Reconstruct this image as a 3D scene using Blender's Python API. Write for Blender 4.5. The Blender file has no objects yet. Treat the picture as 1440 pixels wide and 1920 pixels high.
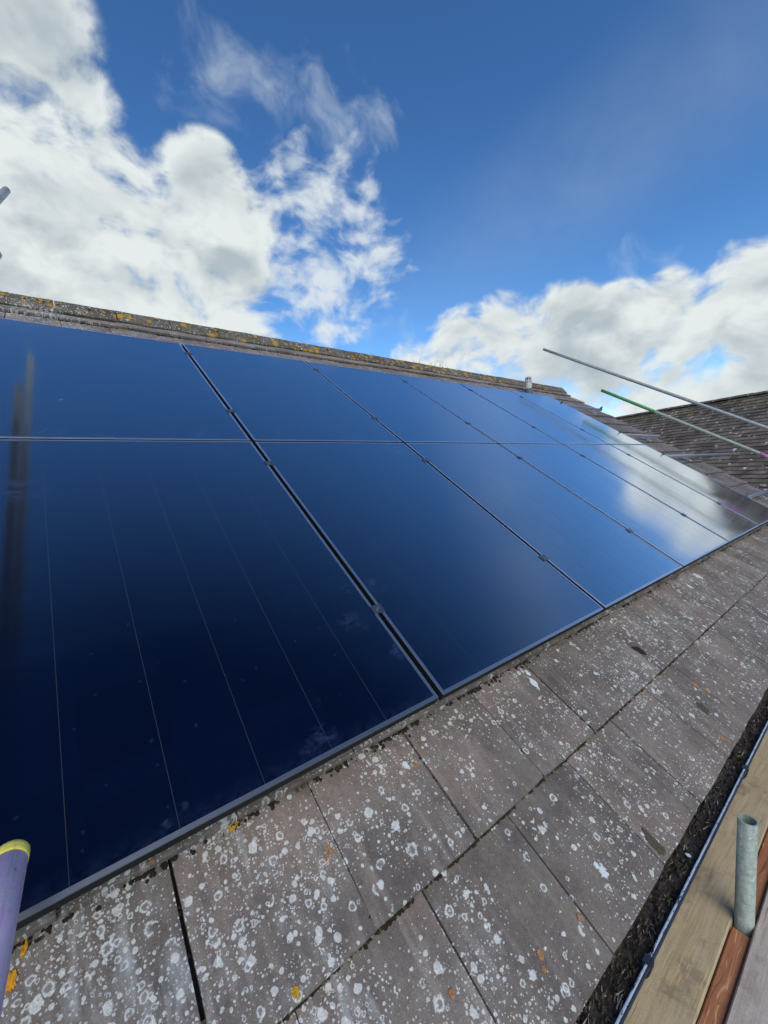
import bpy, math, random
from mathutils import Vector, Matrix, Euler
from mathutils import noise as mnoise

rnd = random.Random(7)
TH = math.radians(33.0)            # roof pitch
CT, ST = math.cos(TH), math.sin(TH)
SC = bpy.context.scene
COL = SC.collection


def W(u, v, n):
    """roof frame (along ridge, up the slope, out of the roof) -> world"""
    return Vector((u, v * CT - n * ST, v * ST + n * CT))


# ----------------------------------------------------------------- camera
cam_d = bpy.data.cameras.new('camera')
cam = bpy.data.objects.new('camera', cam_d)
COL.objects.link(cam)
cam_d.sensor_fit = 'HORIZONTAL'
cam_d.sensor_width = 36.0
cam_d.lens = 36.0 * 760.633 / 1440.0
cam_d.clip_start = 0.02
cam_d.clip_end = 5000
RIGHT = Vector((0.785923, -0.616264, -0.050433))
UP = Vector((0.097692, 0.043218, 0.994278))
BACK = Vector((-0.610558, -0.786353, 0.09417))
CAM = Vector((-0.876, -0.880, 0.715))
M = Matrix((RIGHT, UP, BACK)).transposed().to_4x4()
M.translation = CAM
cam.matrix_world = M
SC.camera = cam

# ----------------------------------------------------------------- sky + sun
SUN_AZ, SUN_EL = math.radians(205), math.radians(42)     # azimuth clockwise from +Y
SUN_DIR = Vector((math.sin(SUN_AZ) * math.cos(SUN_EL), math.cos(SUN_AZ) * math.cos(SUN_EL), math.sin(SUN_EL)))


class NT:
    """small node builder"""

    def __init__(s, tree):
        s.t = tree
        tree.nodes.clear()

    def n(s, typ, ins=None, **kw):
        nd = s.t.nodes.new(typ)
        for k, v in kw.items():
            setattr(nd, k, v)
        for k, v in (ins or {}).items():
            s.put(nd, k, v)
        return nd

    def put(s, nd, k, v):
        sock = nd.inputs[k]
        if isinstance(v, bpy.types.NodeSocket):
            s.t.links.new(v, sock)
        elif isinstance(v, bpy.types.Node):
            s.t.links.new(v.outputs[0], sock)
        else:
            if hasattr(sock, 'default_value'):
                try:
                    if len(sock.default_value) == 4 and len(v) == 3:
                        v = (*v, 1.0)
                except TypeError:
                    pass
                sock.default_value = v

    def m(s, op, a, b=0.5, c=None, clamp=False):
        nd = s.n('ShaderNodeMath', operation=op, use_clamp=clamp)
        s.put(nd, 0, a)
        if len(nd.inputs) > 1:
            s.put(nd, 1, b)
        if c is not None:
            s.put(nd, 2, c)
        return nd.outputs[0]

    def vm(s, op, a, b=None, scale=None):
        nd = s.n('ShaderNodeVectorMath', operation=op)
        s.put(nd, 0, a)
        if b is not None:
            s.put(nd, 1, b)
        if scale is not None:
            s.put(nd, 'Scale', scale)
        return nd.outputs['Value'] if op in ('DOT_PRODUCT', 'LENGTH', 'DISTANCE') else nd.outputs[0]

    def ss(s, x, a, b, lo=0.0, hi=1.0):
        nd = s.n('ShaderNodeMapRange', interpolation_type='SMOOTHSTEP')
        s.put(nd, 'Value', x)
        s.put(nd, 'From Min', a)
        s.put(nd, 'From Max', b)
        s.put(nd, 'To Min', lo)
        s.put(nd, 'To Max', hi)
        return nd.outputs[0]

    def lin(s, x, a, b, lo=0.0, hi=1.0):
        nd = s.n('ShaderNodeMapRange')
        for k, v in (('Value', x), ('From Min', a), ('From Max', b), ('To Min', lo), ('To Max', hi)):
            s.put(nd, k, v)
        return nd.outputs[0]

    def mix(s, f, a, b, blend='MIX'):
        nd = s.n('ShaderNodeMix', data_type='RGBA', blend_type=blend)
        s.put(nd, 0, f)
        s.put(nd, 6, a)
        s.put(nd, 7, b)
        return nd.outputs[2]

    def noise(s, vec, scale, detail=4.0, rough=0.55, dist=0.0, color=False, dim='3D'):
        nd = s.n('ShaderNodeTexNoise', noise_dimensions=dim)
        if vec is not None:
            s.put(nd, 'Vector', vec)
        s.put(nd, 'Scale', scale)
        s.put(nd, 'Detail', detail)
        s.put(nd, 'Roughness', rough)
        s.put(nd, 'Distortion', dist)
        return nd.outputs[1 if color else 0]


def px_dir(x, y):
    d = RIGHT * ((x - 720) / 760.633) - UP * ((y - 960) / 760.633) - BACK
    return d.normalized()


world = bpy.data.worlds.new('World')
SC.world = world
world.use_nodes = True
wt = NT(world.node_tree)
sky = wt.n('ShaderNodeTexSky', sky_type='NISHITA', sun_disc=False)
sky.sun_elevation = SUN_EL
sky.sun_rotation = SUN_AZ
sky.air_density = 1.0
sky.dust_density = 0.35
sky.ozone_density = 2.6
tc = wt.n('ShaderNodeTexCoord')
D = tc.outputs['Generated']
sep = wt.n('ShaderNodeSeparateXYZ', {0: D})
dz = sep.outputs[2]
# cloud banks: centre direction, angular radius (degrees), weight


def bank_mask(items, soft=0.25, wide=1.45):
    mk = None
    for x, y, r, s in items:
        c, r = px_dir(x, y), math.radians(r)
        d = wt.vm('DOT_PRODUCT', D, tuple(c))
        v = wt.ss(d, math.cos(r * wide), math.cos(r * 0.15), 0.0, s)
        mk = v if mk is None else wt.m('SMOOTH_MAX', mk, v, soft)
    return mk


mask = bank_mask([
    (-90, 40, 9, 1.0), (20, 70, 5.5, .95), (40, 200, 7.5, 1.0), (120, 290, 6.5, .95), (30, 400, 12, 1.1), (180, 430, 8.5, 1.1),
    (330, 520, 9, 1.05), (90, 560, 12, 1.1), (250, 590, 10, 1.05), (420, 510, 5.5, .95), (-250, 350, 16, 1.0),
    (385, 355, 4.6, 1.0), (460, 395, 3.8, .9), (360, 430, 4.6, .95), (480, 600, 6, .7), (560, 620, 5, .55),
    (790, 690, 4.5, .85), (860, 650, 4.8, 1.0), (950, 630, 5.2, 1.0), (1050, 625, 5.2, 1.05), (1160, 625, 5.0, 1.05),
    (1280, 600, 5.0, 1.1), (1390, 550, 5.0, 1.1), (1460, 520, 4.8, 1.05), (1440, 600, 4.2, 1.0), (1100, 700, 7, 1.0), (1250, 735, 5, .9),
    (1420, 735, 4.2, .95), (1000, 720, 6, 1.0), (1180, 770, 5, .95), (1330, 780, 5, .9), (1560, 540, 6, 1.1), (1720, 560, 6.5, 1.1), (1640, 690, 8.5, 1.0), (1950, 640, 9, 1.0)])
# small broken puffs and thin wisps
puffs = bank_mask([(560, 330, 4.5, .66), (620, 380, 5, .78), (690, 400, 4.2, .66), (640, 460, 5.5, .78), (560, 440, 4.6, .72), (700, 480, 4.6, .74), (590, 530, 5.5, .8), (520, 340, 3.5, .6),
                   (690, 540, 4.2, .66), (630, 590, 4.5, .6), (750, 480, 3.2, .55), (540, 500, 4.5, .76), (600, 300, 4, .56), (670, 305, 3, .5)], .15, 1.3)
wisps = bank_mask([(470, 150, 4.6, .70), (430, 80, 3.0, .52), (500, 190, 3.6, .66), (585, 180, 4.2, .7), (640, 205, 4.2, .68), (700, 215, 4.0, .6), (390, 190, 3, .5), (340, 70, 3.2, .5), (455, 30, 2.5, .5),
                   (1180, 470, 3, .5), (1230, 515, 3.5, .5), (640, 620, 6, .6), (740, 650, 5, .6), (360, 250, 5, .5)], .15, 1.4)
# broken cloud goes on round the rest of the sky, low down
away = wt.ss(wt.vm('DOT_PRODUCT', D, tuple((-BACK).normalized())), 0.45, 0.1)
low = wt.ss(dz, 0.55, 0.25)
gen = wt.ss(wt.noise(D, 2.2, 2.0), 0.46, 0.62, 0.0, 0.85)
gen = wt.m('MULTIPLY', wt.m('MULTIPLY', gen, away), low)
mask = wt.m('MAXIMUM', mask, gen)
warp = wt.vm('SCALE', wt.vm('SUBTRACT', wt.noise(D, 6.0, 2.0, 0.5, color=True), (0.5, 0.5, 0.5)), scale=0.09)


def fbm(off, detail):
    p2 = wt.vm('MULTIPLY', wt.vm('ADD', wt.vm('ADD', D, warp), off), (1.0, 1.0, 1.5))
    return wt.noise(p2, 6.5, detail, 0.53)


f0 = fbm((0, 0, 0), 6.0)
f1 = fbm((-0.012, -0.012, 0.040), 4.0)
f2 = wt.noise(wt.vm('MULTIPLY', D, (1, 1, 2.0)), 4.0, 2.0)
fine = wt.noise(wt.vm('MULTIPLY', wt.vm('ADD', D, warp), (1.0, 1.0, 1.4)), 24.0, 4.0, 0.55)
d0 = wt.m('SUBTRACT', wt.m('ADD', wt.m('MULTIPLY', mask, 0.63), wt.m('ADD', wt.m('MULTIPLY', f0, 1.55), wt.m('MULTIPLY', fine, 0.50))), 1.345)
alpha = wt.m('MULTIPLY', wt.ss(d0, -0.10, 0.26), wt.ss(mask, 0.26, 0.52))
thick = wt.ss(d0, 0.14, 0.50)
relief = wt.m('SUBTRACT', f0, f1)
light = wt.m('ADD', wt.m('ADD', wt.m('MULTIPLY', relief, 3.5), wt.m('MULTIPLY', wt.m('SUBTRACT', fine, 0.5), 0.9)), 0.84)
light = wt.m('SUBTRACT', light, wt.m('MULTIPLY', thick, wt.lin(f2, 0.38, 0.62, 0.06, 0.66)), clamp=True)
ccol = wt.mix(light, (4.3, 5.05, 5.5, 1), (7.7, 8.2, 8.2, 1))
fw = wt.noise(wt.vm('MULTIPLY', wt.vm('ADD', D, warp), (1.0, 1.0, 1.6)), 17.0, 6.0, 0.52)
dw = wt.m('SUBTRACT', wt.m('ADD', wt.m('MULTIPLY', puffs, 0.60), wt.m('MULTIPLY', fw, 1.6)), 1.08)
alpha_w = wt.m('MULTIPLY', wt.ss(dw, -0.08, 0.50, 0.0, 0.86), wt.ss(puffs, 0.14, 0.38))
fv = wt.noise(wt.vm('MULTIPLY', wt.vm('ADD', D, wt.vm('SCALE', warp, scale=1.6)), (1.0, 1.3, 1.0)), 11.0, 5.0, 0.56)
alpha_v = wt.ss(wt.m('SUBTRACT', wt.m('ADD', wt.m('MULTIPLY', wisps, 0.62), wt.m('MULTIPLY', fv, 1.3)), 0.90), 0.02, 0.62, 0.0, 0.55)
alpha_v = wt.m('MULTIPLY', alpha_v, wt.ss(wisps, 0.14, 0.40))
# thin high veil, upper right
veil_d = wt.vm('DOT_PRODUCT', D, tuple(px_dir(1440, 100).cross(px_dir(1080, 360)).normalized()))
veil = wt.ss(wt.m('ABSOLUTE', wt.m('SUBTRACT', veil_d, 0.02)), 0.16, 0.0)
veil = wt.m('MULTIPLY', veil, wt.ss(wt.vm('DOT_PRODUCT', D, tuple(px_dir(1460, 90))), 0.72, 0.97))
veil = wt.m('MULTIPLY', veil, wt.lin(f0, 0.3, 0.7, 0.05, 0.15))
hs = wt.n('ShaderNodeHueSaturation', {'Hue': 0.497, 'Saturation': 1.16, 'Value': 1.12, 'Color': sky.outputs[0]})
gm = wt.n('ShaderNodeGamma', {'Color': hs, 'Gamma': 1.28})
base_sky = wt.mix(veil, gm, (6.0, 6.8, 7.6, 1))
col = wt.mix(alpha_v, base_sky, (6.6, 7.4, 7.9, 1))
col = wt.mix(alpha_w, col, (7.6, 8.2, 8.4, 1))
col = wt.mix(alpha, col, ccol)
bg = wt.n('ShaderNodeBackground', {'Color': col, 'Strength': 0.075})
wo = wt.n('ShaderNodeOutputWorld', {'Surface': bg})
world.cycles.sampling_method = 'MANUAL'
world.cycles.sample_map_resolution = 512

sun_d = bpy.data.lights.new('sun', 'SUN')
sun_d.energy = 1.5
sun_d.angle = math.radians(50)
sun_d.color = (1.0, 0.93, 0.84)
sun = bpy.data.objects.new('sun', sun_d)
COL.objects.link(sun)
sun.rotation_euler = (-SUN_DIR).to_track_quat('-Z', 'Y').to_euler()

SC.view_settings.view_transform = 'Standard'
SC.view_settings.look = 'None'
SC.view_settings.exposure = 0.45
SC.view_settings.gamma = 1.0
SC.view_settings.use_curve_mapping = False
SC.cycles.max_bounces = 4
SC.cycles.diffuse_bounces = 2
SC.cycles.adaptive_threshold = 0.035
SC.cycles.glossy_bounces = 3
SC.cycles.transmission_bounces = 0
SC.cycles.sample_clamp_indirect = 6.0


# ----------------------------------------------------------------- helpers
def link(o, parent=None):
    COL.objects.link(o)
    if parent is not None:
        o.parent = parent
    return o


def empty(name, loc=(0, 0, 0), rot=(0, 0, 0), label=None, cat=None, group=None):
    o = bpy.data.objects.new(name, None)
    o.empty_display_size = 0.1
    o.location = loc
    o.rotation_euler = rot
    link(o)
    return tag(o, label, cat, group)


def tag(o, label=None, cat=None, group=None, kind=None):
    if label:
        o['label'] = label
    if cat:
        o['category'] = cat
    if group:
        o['group'] = group
    if kind:
        o['kind'] = kind
    return o


class MB:
    def __init__(s):
        s.v, s.f, s.mi = [], [], []

    def box(s, lo, hi, mi=0):
        b = len(s.v)
        s.v += [(x, y, z) for z in (lo[2], hi[2]) for y in (lo[1], hi[1]) for x in (lo[0], hi[0])]
        for q in ((0, 2, 3, 1), (4, 5, 7, 6), (0, 1, 5, 4), (2, 6, 7, 3), (0, 4, 6, 2), (1, 3, 7, 5)):
            s.f.append(tuple(b + i for i in q))
            s.mi.append(mi)
        return s

    def face(s, pts, mi=0):
        b = len(s.v)
        s.v += [tuple(p) for p in pts]
        s.f.append(tuple(range(b, b + len(pts))))
        s.mi.append(mi)
        return s

    def rings(s, rings, close=True, mi=0):
        """skin consecutive rings of equal length"""
        b = len(s.v)
        k = len(rings[0])
        for r in rings:
            s.v += [tuple(p) for p in r]
        for i in range(len(rings) - 1):
            for j in range(k if close else k - 1):
                j2 = (j + 1) % k
                s.f.append((b + i * k + j, b + i * k + j2, b + (i + 1) * k + j2, b + (i + 1) * k + j))
                s.mi.append(mi)
        return s

    def tube(s, p0, p1, r, ri=None, seg=24, cuts=1, mi=0):
        p0, p1 = Vector(p0), Vector(p1)
        ax = (p1 - p0).normalized()
        a = ax.cross(Vector((0, 0, 1)))
        if a.length < 1e-3:
            a = Vector((1, 0, 0))
        a.normalize()
        b = ax.cross(a)

        def ring(p, rr):
            return [p + (a * math.cos(t) + b * math.sin(t)) * rr for t in [2 * math.pi * i / seg for i in range(seg)]]
        if ri:
            s.rings([ring(p0, ri), ring(p0, r)] + [ring(p0.lerp(p1, i / cuts), r) for i in range(1, cuts)] + [ring(p1, r), ring(p1, ri), ring(p0, ri)], mi=mi)
        else:
            s.rings([ring(p0, r), ring(p1, r)], mi=mi)
            s.face(ring(p0, r)[::-1], mi)
            s.face(ring(p1, r), mi)
        return s

    def blob(s, c, r, rz=None, mi=0, seed=0, basis=None):
        """low irregular lump"""
        rz = rz or r
        rr = random.Random(seed)
        k = 7
        b = len(s.v)
        c = Vector(c)
        bu, bv, bn = basis or (Vector((1, 0, 0)), Vector((0, 1, 0)), Vector((0, 0, 1)))
        for lev, (h, q) in enumerate(((0.0, 1.0), (0.65, 0.72))):
            for i in range(k):
                t = 2 * math.pi * i / k + lev * 0.4
                q2 = q * rr.uniform(.65, 1.25) * r
                s.v.append(tuple(c + bu * (math.cos(t) * q2) + bv * (math.sin(t) * q2) + bn * (h * rz * rr.uniform(.7, 1.2))))
        s.v.append(tuple(c + bn * rz))
        for i in range(k):
            j = (i + 1) % k
            s.f += [(b + i, b + j, b + k + j, b + k + i), (b + k + i, b + k + j, b + 2 * k)]
            s.mi += [mi, mi]
        return s

    def mesh(s, name, mats, smooth=False):
        me = bpy.data.meshes.new(name)
        me.from_pydata(s.v, [], s.f)
        for m_ in (mats if isinstance(mats, (list, tuple)) else [mats]):
            me.materials.append(m_)
        if any(s.mi):
            me.polygons.foreach_set('material_index', s.mi)
        if smooth:
            me.polygons.foreach_set('use_smooth', [True] * len(me.polygons))
        me.update()
        return me

    def build(s, name, mats, parent=None, smooth=False, loc=(0, 0, 0), rot=(0, 0, 0), bevel=0):
        o = bpy.data.objects.new(name, s.mesh(name, mats, smooth))
        o.location = loc
        o.rotation_euler = rot
        link(o, parent)
        if bevel:
            md = o.modifiers.new('bevel', 'BEVEL')
            md.width = bevel
            md.segments = 2
            md.limit_method = 'ANGLE'
        return o


def put(name, me, parent=None, loc=(0, 0, 0), rot=(0, 0, 0)):
    o = bpy.data.objects.new(name, me)
    o.location = loc
    o.rotation_euler = rot
    return link(o, parent)


# ----------------------------------------------------------------- materials
def material(name):
    m = bpy.data.materials.new(name)
    m.use_nodes = True
    t = NT(m.node_tree)
    out = t.n('ShaderNodeOutputMaterial')
    bs = t.n('ShaderNodeBsdfPrincipled')
    t.t.links.new(bs.outputs[0], out.inputs[0])
    return m, t, bs


def bump(t, bs, h, strength=0.3, dist=0.002):
    b = t.n('ShaderNodeBump', {'Height': h, 'Strength': strength, 'Distance': dist})
    t.put(bs, 'Normal', b)


def roof_coords(t, per_object=True):
    pos = t.n('ShaderNodeNewGeometry').outputs['Position']
    mp = t.n('ShaderNodeMapping', {'Vector': pos, 'Rotation': (-TH, 0, 0)}).outputs[0]
    q = mp
    if per_object:
        rn = t.n('ShaderNodeObjectInfo').outputs['Random']
        q = t.vm('ADD', mp, t.vm('SCALE', (13.0, 17.0, 5.0), scale=rn))
    return mp, q


def lichen(t, q, nz, crumb, scale, rlo, rhi, dens, wob=0.35, ring=0.5, off=(0, 0, 0), crumble=.55):
    """round crusts: returns (coverage, whiteness)"""
    p = t.vm('ADD', t.vm('ADD', q, off), t.vm('SCALE', t.vm('SUBTRACT', nz, (0.5, 0.5, 0.5)), scale=wob / scale))
    vo = t.n('ShaderNodeTexVoronoi', {'Vector': p, 'Scale': scale, 'Randomness': 1.0}, voronoi_dimensions='2D')
    sc = t.n('ShaderNodeSeparateColor', {0: vo.outputs['Color']})
    r = t.lin(t.m('POWER', sc.outputs[0], 2.0), 0, 1, rlo, rhi)
    x = t.m('ADD', t.m('DIVIDE', vo.outputs['Distance'], r), t.m('MULTIPLY', t.m('SUBTRACT', crumb, .5), crumble))
    on = t.m('LESS_THAN', sc.outputs[1], dens)
    blob = t.m('MULTIPLY', t.ss(x, 1.08, 0.76), on)
    rim = t.ss(x, 0.30, 0.78)
    solid = t.m('GREATER_THAN', sc.outputs[2], ring)
    w = t.m('MAXIMUM', rim, t.m('MULTIPLY', solid, 0.85))
    return blob, w


def tile_material(name, a, b, dens_mul=1.0, orange=0.0, lich=True, pink=0.3, dust=0.0):
    m, t, bs = material(name)
    mp, q = roof_coords(t)
    n1 = t.noise(q, 5.0, 5.0, 0.6)
    streak = t.noise(t.vm('MULTIPLY', q, (26.0, 4.0, 4.0)), 1.0, 4.0, 0.6)
    grain = t.noise(mp, 420.0, 3.0, 0.7)
    gmid = t.noise(mp, 70.0, 4.0, 0.65)
    rn = t.n('ShaderNodeObjectInfo').outputs['Random']
    c = t.mix(t.ss(n1, 0.30, 0.70), a, b)
    c = t.mix(t.m('MULTIPLY', t.ss(streak, 0.48, 0.72), 0.45), c, tuple(min(1, x * 1.55) for x in b))
    c = t.mix(t.m('MULTIPLY', t.ss(t.noise(q, 2.6, 3.0), 0.45, 0.7), pink), c, (b[0] * 1.25, b[1] * 1.02, b[2] * .96))
    c = t.mix(1.0, c, t.mix(1.0, (0, 0, 0), t.n('ShaderNodeCombineColor', {i: t.lin(grain, .25, .75, .50, 1.50) for i in range(3)}).outputs[0], 'ADD'), 'MULTIPLY')
    c = t.mix(1.0, c, t.n('ShaderNodeCombineColor', {i: t.m('MULTIPLY', t.lin(gmid, .25, .75, .80, 1.2), t.lin(rn, 0, 1, .86, 1.12)) for i in range(3)}).outputs[0], 'MULTIPLY')
    height = t.m('MULTIPLY', grain, 0.5)
    nz = t.noise(mp, 75.0, 4.0, 0.62, color=True)
    nz2 = t.noise(mp, 260.0, 3.0, 0.65, color=True)
    crumb = t.n('ShaderNodeSeparateColor', {0: nz2}).outputs[0]
    patchy = t.n('ShaderNodeSeparateColor', {0: nz}).outputs[2]
    if lich:
        sepm = t.n('ShaderNodeSeparateXYZ', {0: mp})
        near = t.ss(sepm.outputs[0], -0.05, -0.75, 0.0, 1.0)         # crust grows thickest towards this end of the eaves
        clus = t.noise(mp, 4.2, 4.0, 0.62)
        dn = t.m('ADD', t.lin(clus, 0.38, 0.66, 0.04, 0.76), t.m('MULTIPLY', near, t.lin(clus, .38, .58, .15, .75)))
        if dens_mul != 1.0:
            dn = t.m('MULTIPLY', dn, dens_mul)
        # rain-washed film running down from the thick colonies
        fl = t.noise(t.vm('MULTIPLY', q, (34.0, 7.0, 7.0)), 1.0, 5.0, .62)
        film = t.m('MULTIPLY', t.ss(fl, 0.44, 0.70), t.m('MULTIPLY', t.ss(dn, .45, 1.25), 0.75))
        c = t.mix(t.m('MULTIPLY', film, t.lin(crumb, .3, .7, .6, 1.2)), c, (0.44, 0.43, 0.39))
        W1 = (0.76, 0.73, 0.64)
        G1 = (0.25, 0.245, 0.22)
        for sc_, lo, hi, dm, wob, ring, off in ((16.0, .05, .27, .24, .50, .80, (0, 0, 0)), (29.0, .06, .38, .54, .44, .62, (5.1, 2.2, 0)), (37.0, .06, .38, .60, .44, .52, (1.7, 8.4, 0)),
                                                (64.0, .08, .38, .76, .5, .30, (3.3, 1.1, 0)), (125.0, .10, .36, .70, .6, .1, (0, 4.4, 0))):
            bl, wh = lichen(t, q, nz, crumb, sc_, lo, hi, t.m('MULTIPLY', dn, dm), wob, ring, off)
            wh2 = t.m('MULTIPLY', wh, t.lin(crumb, .3, .7, .60, 1.25), clamp=True)
            c = t.mix(t.m('MULTIPLY', t.m('MULTIPLY', bl, t.lin(wh, 0, 1, .42, .92)), t.lin(patchy, .32, .55, .62, 1.0)), c, t.mix(wh2, G1, W1))
            height = t.m('ADD', height, t.m('MULTIPLY', t.m('MULTIPLY', bl, wh), 0.9))
    if orange > 0:
        bl, wh = lichen(t, q, nz, crumb, 12.0, .06, .52, orange, .7, .2, (3.3, 1.7, 0), 1.3)
        c = t.mix(t.m('MULTIPLY', bl, .92), c, t.mix(t.ss(crumb, .35, .65), (.30, .15, .015), (.54, .31, .03)))
        height = t.m('ADD', height, t.m('MULTIPLY', bl, 1.0))
    t.put(bs, 'Base Color', c)
    t.put(bs, 'Roughness', 0.88)
    t.put(bs, 'Specular IOR Level', 0.3)
    bump(t, bs, height, 0.55, 0.0016)
    return m


M_TILE = tile_material('roof_tile', (.112, .091, .074), (.205, .168, .134))
M_TILE_TOP = tile_material('ridge_side_tile', (.12, .102, .088), (.22, .185, .16), .75, .14, pink=.6)
M_RIDGE = tile_material('ridge_tile', (.070, .060, .044), (.135, .114, .085), .6, .8)
M_VERGE = tile_material('verge_tile', (.11, .094, .082), (.185, .157, .138), .4, 0, pink=.5)


def simple(name, col, rough=.6, metal=0.0, nscale=0, namp=.25, spec=.5, bmp=0):
    m, t, bs = material(name)
    if nscale:
        pos = t.n('ShaderNodeNewGeometry').outputs['Position']
        nz = t.noise(pos, nscale, 5.0, .62)
        c = t.mix(1.0, col, t.n('ShaderNodeCombineColor', {i: t.lin(nz, .25, .75, 1 - namp, 1 + namp) for i in range(3)}).outputs[0], 'MULTIPLY')
        t.put(bs, 'Base Color', c)
        if bmp:
            bump(t, bs, nz, bmp, .002)
    else:
        t.put(bs, 'Base Color', col)
    t.put(bs, 'Roughness', rough)
    t.put(bs, 'Metallic', metal)
    t.put(bs, 'Specular IOR Level', spec)
    return m


M_UNDER = simple('roof_underlay', (.012, .012, .012), .95)


def coated(name, base, lo, hi, rough):
    m, t, bs = material(name)
    fac = t.n('ShaderNodeLayerWeight', {'Blend': .5}).outputs['Facing']
    pos = t.n('ShaderNodeNewGeometry').outputs['Position']
    dust = t.noise(pos, 40.0, 4.0, .65)
    gl = t.n('ShaderNodeBsdfGlossy', {'Color': (.92, .95, 1.0, 1), 'Roughness': rough})
    df = t.n('ShaderNodeBsdfDiffuse', {'Color': t.mix(t.ss(dust, .45, .75), base, tuple(x * 1.2 + .003 for x in base))})
    mx = t.n('ShaderNodeMixShader')
    t.put(mx, 0, t.ss(fac, .10, .80, lo, hi))
    t.put(mx, 1, df)
    t.put(mx, 2, gl)
    out = [n_ for n_ in t.t.nodes if n_.type == 'OUTPUT_MATERIAL'][0]
    t.t.links.new(mx.outputs[0], out.inputs[0])
    t.t.nodes.remove(bs)
    return m


M_FRAME = coated('black_anodised_frame', (.022, .025, .030), .17, 1.0, .38)
M_FRAMESIDE = simple('black_frame_side', (.010, .011, .012), .6, 0, 0, .25, .2)
M_CLAMP = coated('black_clamp', (.022, .026, .030), .12, .34, .32)
M_BOLT = simple('steel_bolt', (.33, .34, .35), .35, 1.0)
M_RAIL = simple('aluminium_rail', (.70, .73, .77), .30, .9, 60, .1)
M_HOOK = simple('steel_hook', (.66, .65, .62), .45, .4)
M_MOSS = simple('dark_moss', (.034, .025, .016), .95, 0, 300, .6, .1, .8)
M_MOSSG = simple('olive_moss', (.075, .070, .030), .95, 0, 160, .5, .1)
M_OLIVE = simple('olive_crust', (.085, .076, .050), .95, 0, 240, .5, .1, .8)
M_ORANGE = simple('orange_lichen', (.58, .27, .022), .9, 0, 180, .5, .15, .8)
M_YELLOW = simple('mustard_lichen', (.46, .27, .03), .9, 0, 180, .5, .15, .8)
M_RUST = simple('rust_lichen', (.38, .19, .085), .92, 0, 220, .5, .1, .6)
M_CREAM = simple('white_crust', (.62, .64, .58), .92, 0, 220, .3, .1, .6)
M_PVC = simple('dark_gutter_plastic', (.022, .025, .032), .38, 0, 40, .3)
M_MORTAR = simple('mortar', (.25, .23, .20), .95, 0, 60, .3, .2, .5)


PH_G = 1.742


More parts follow.
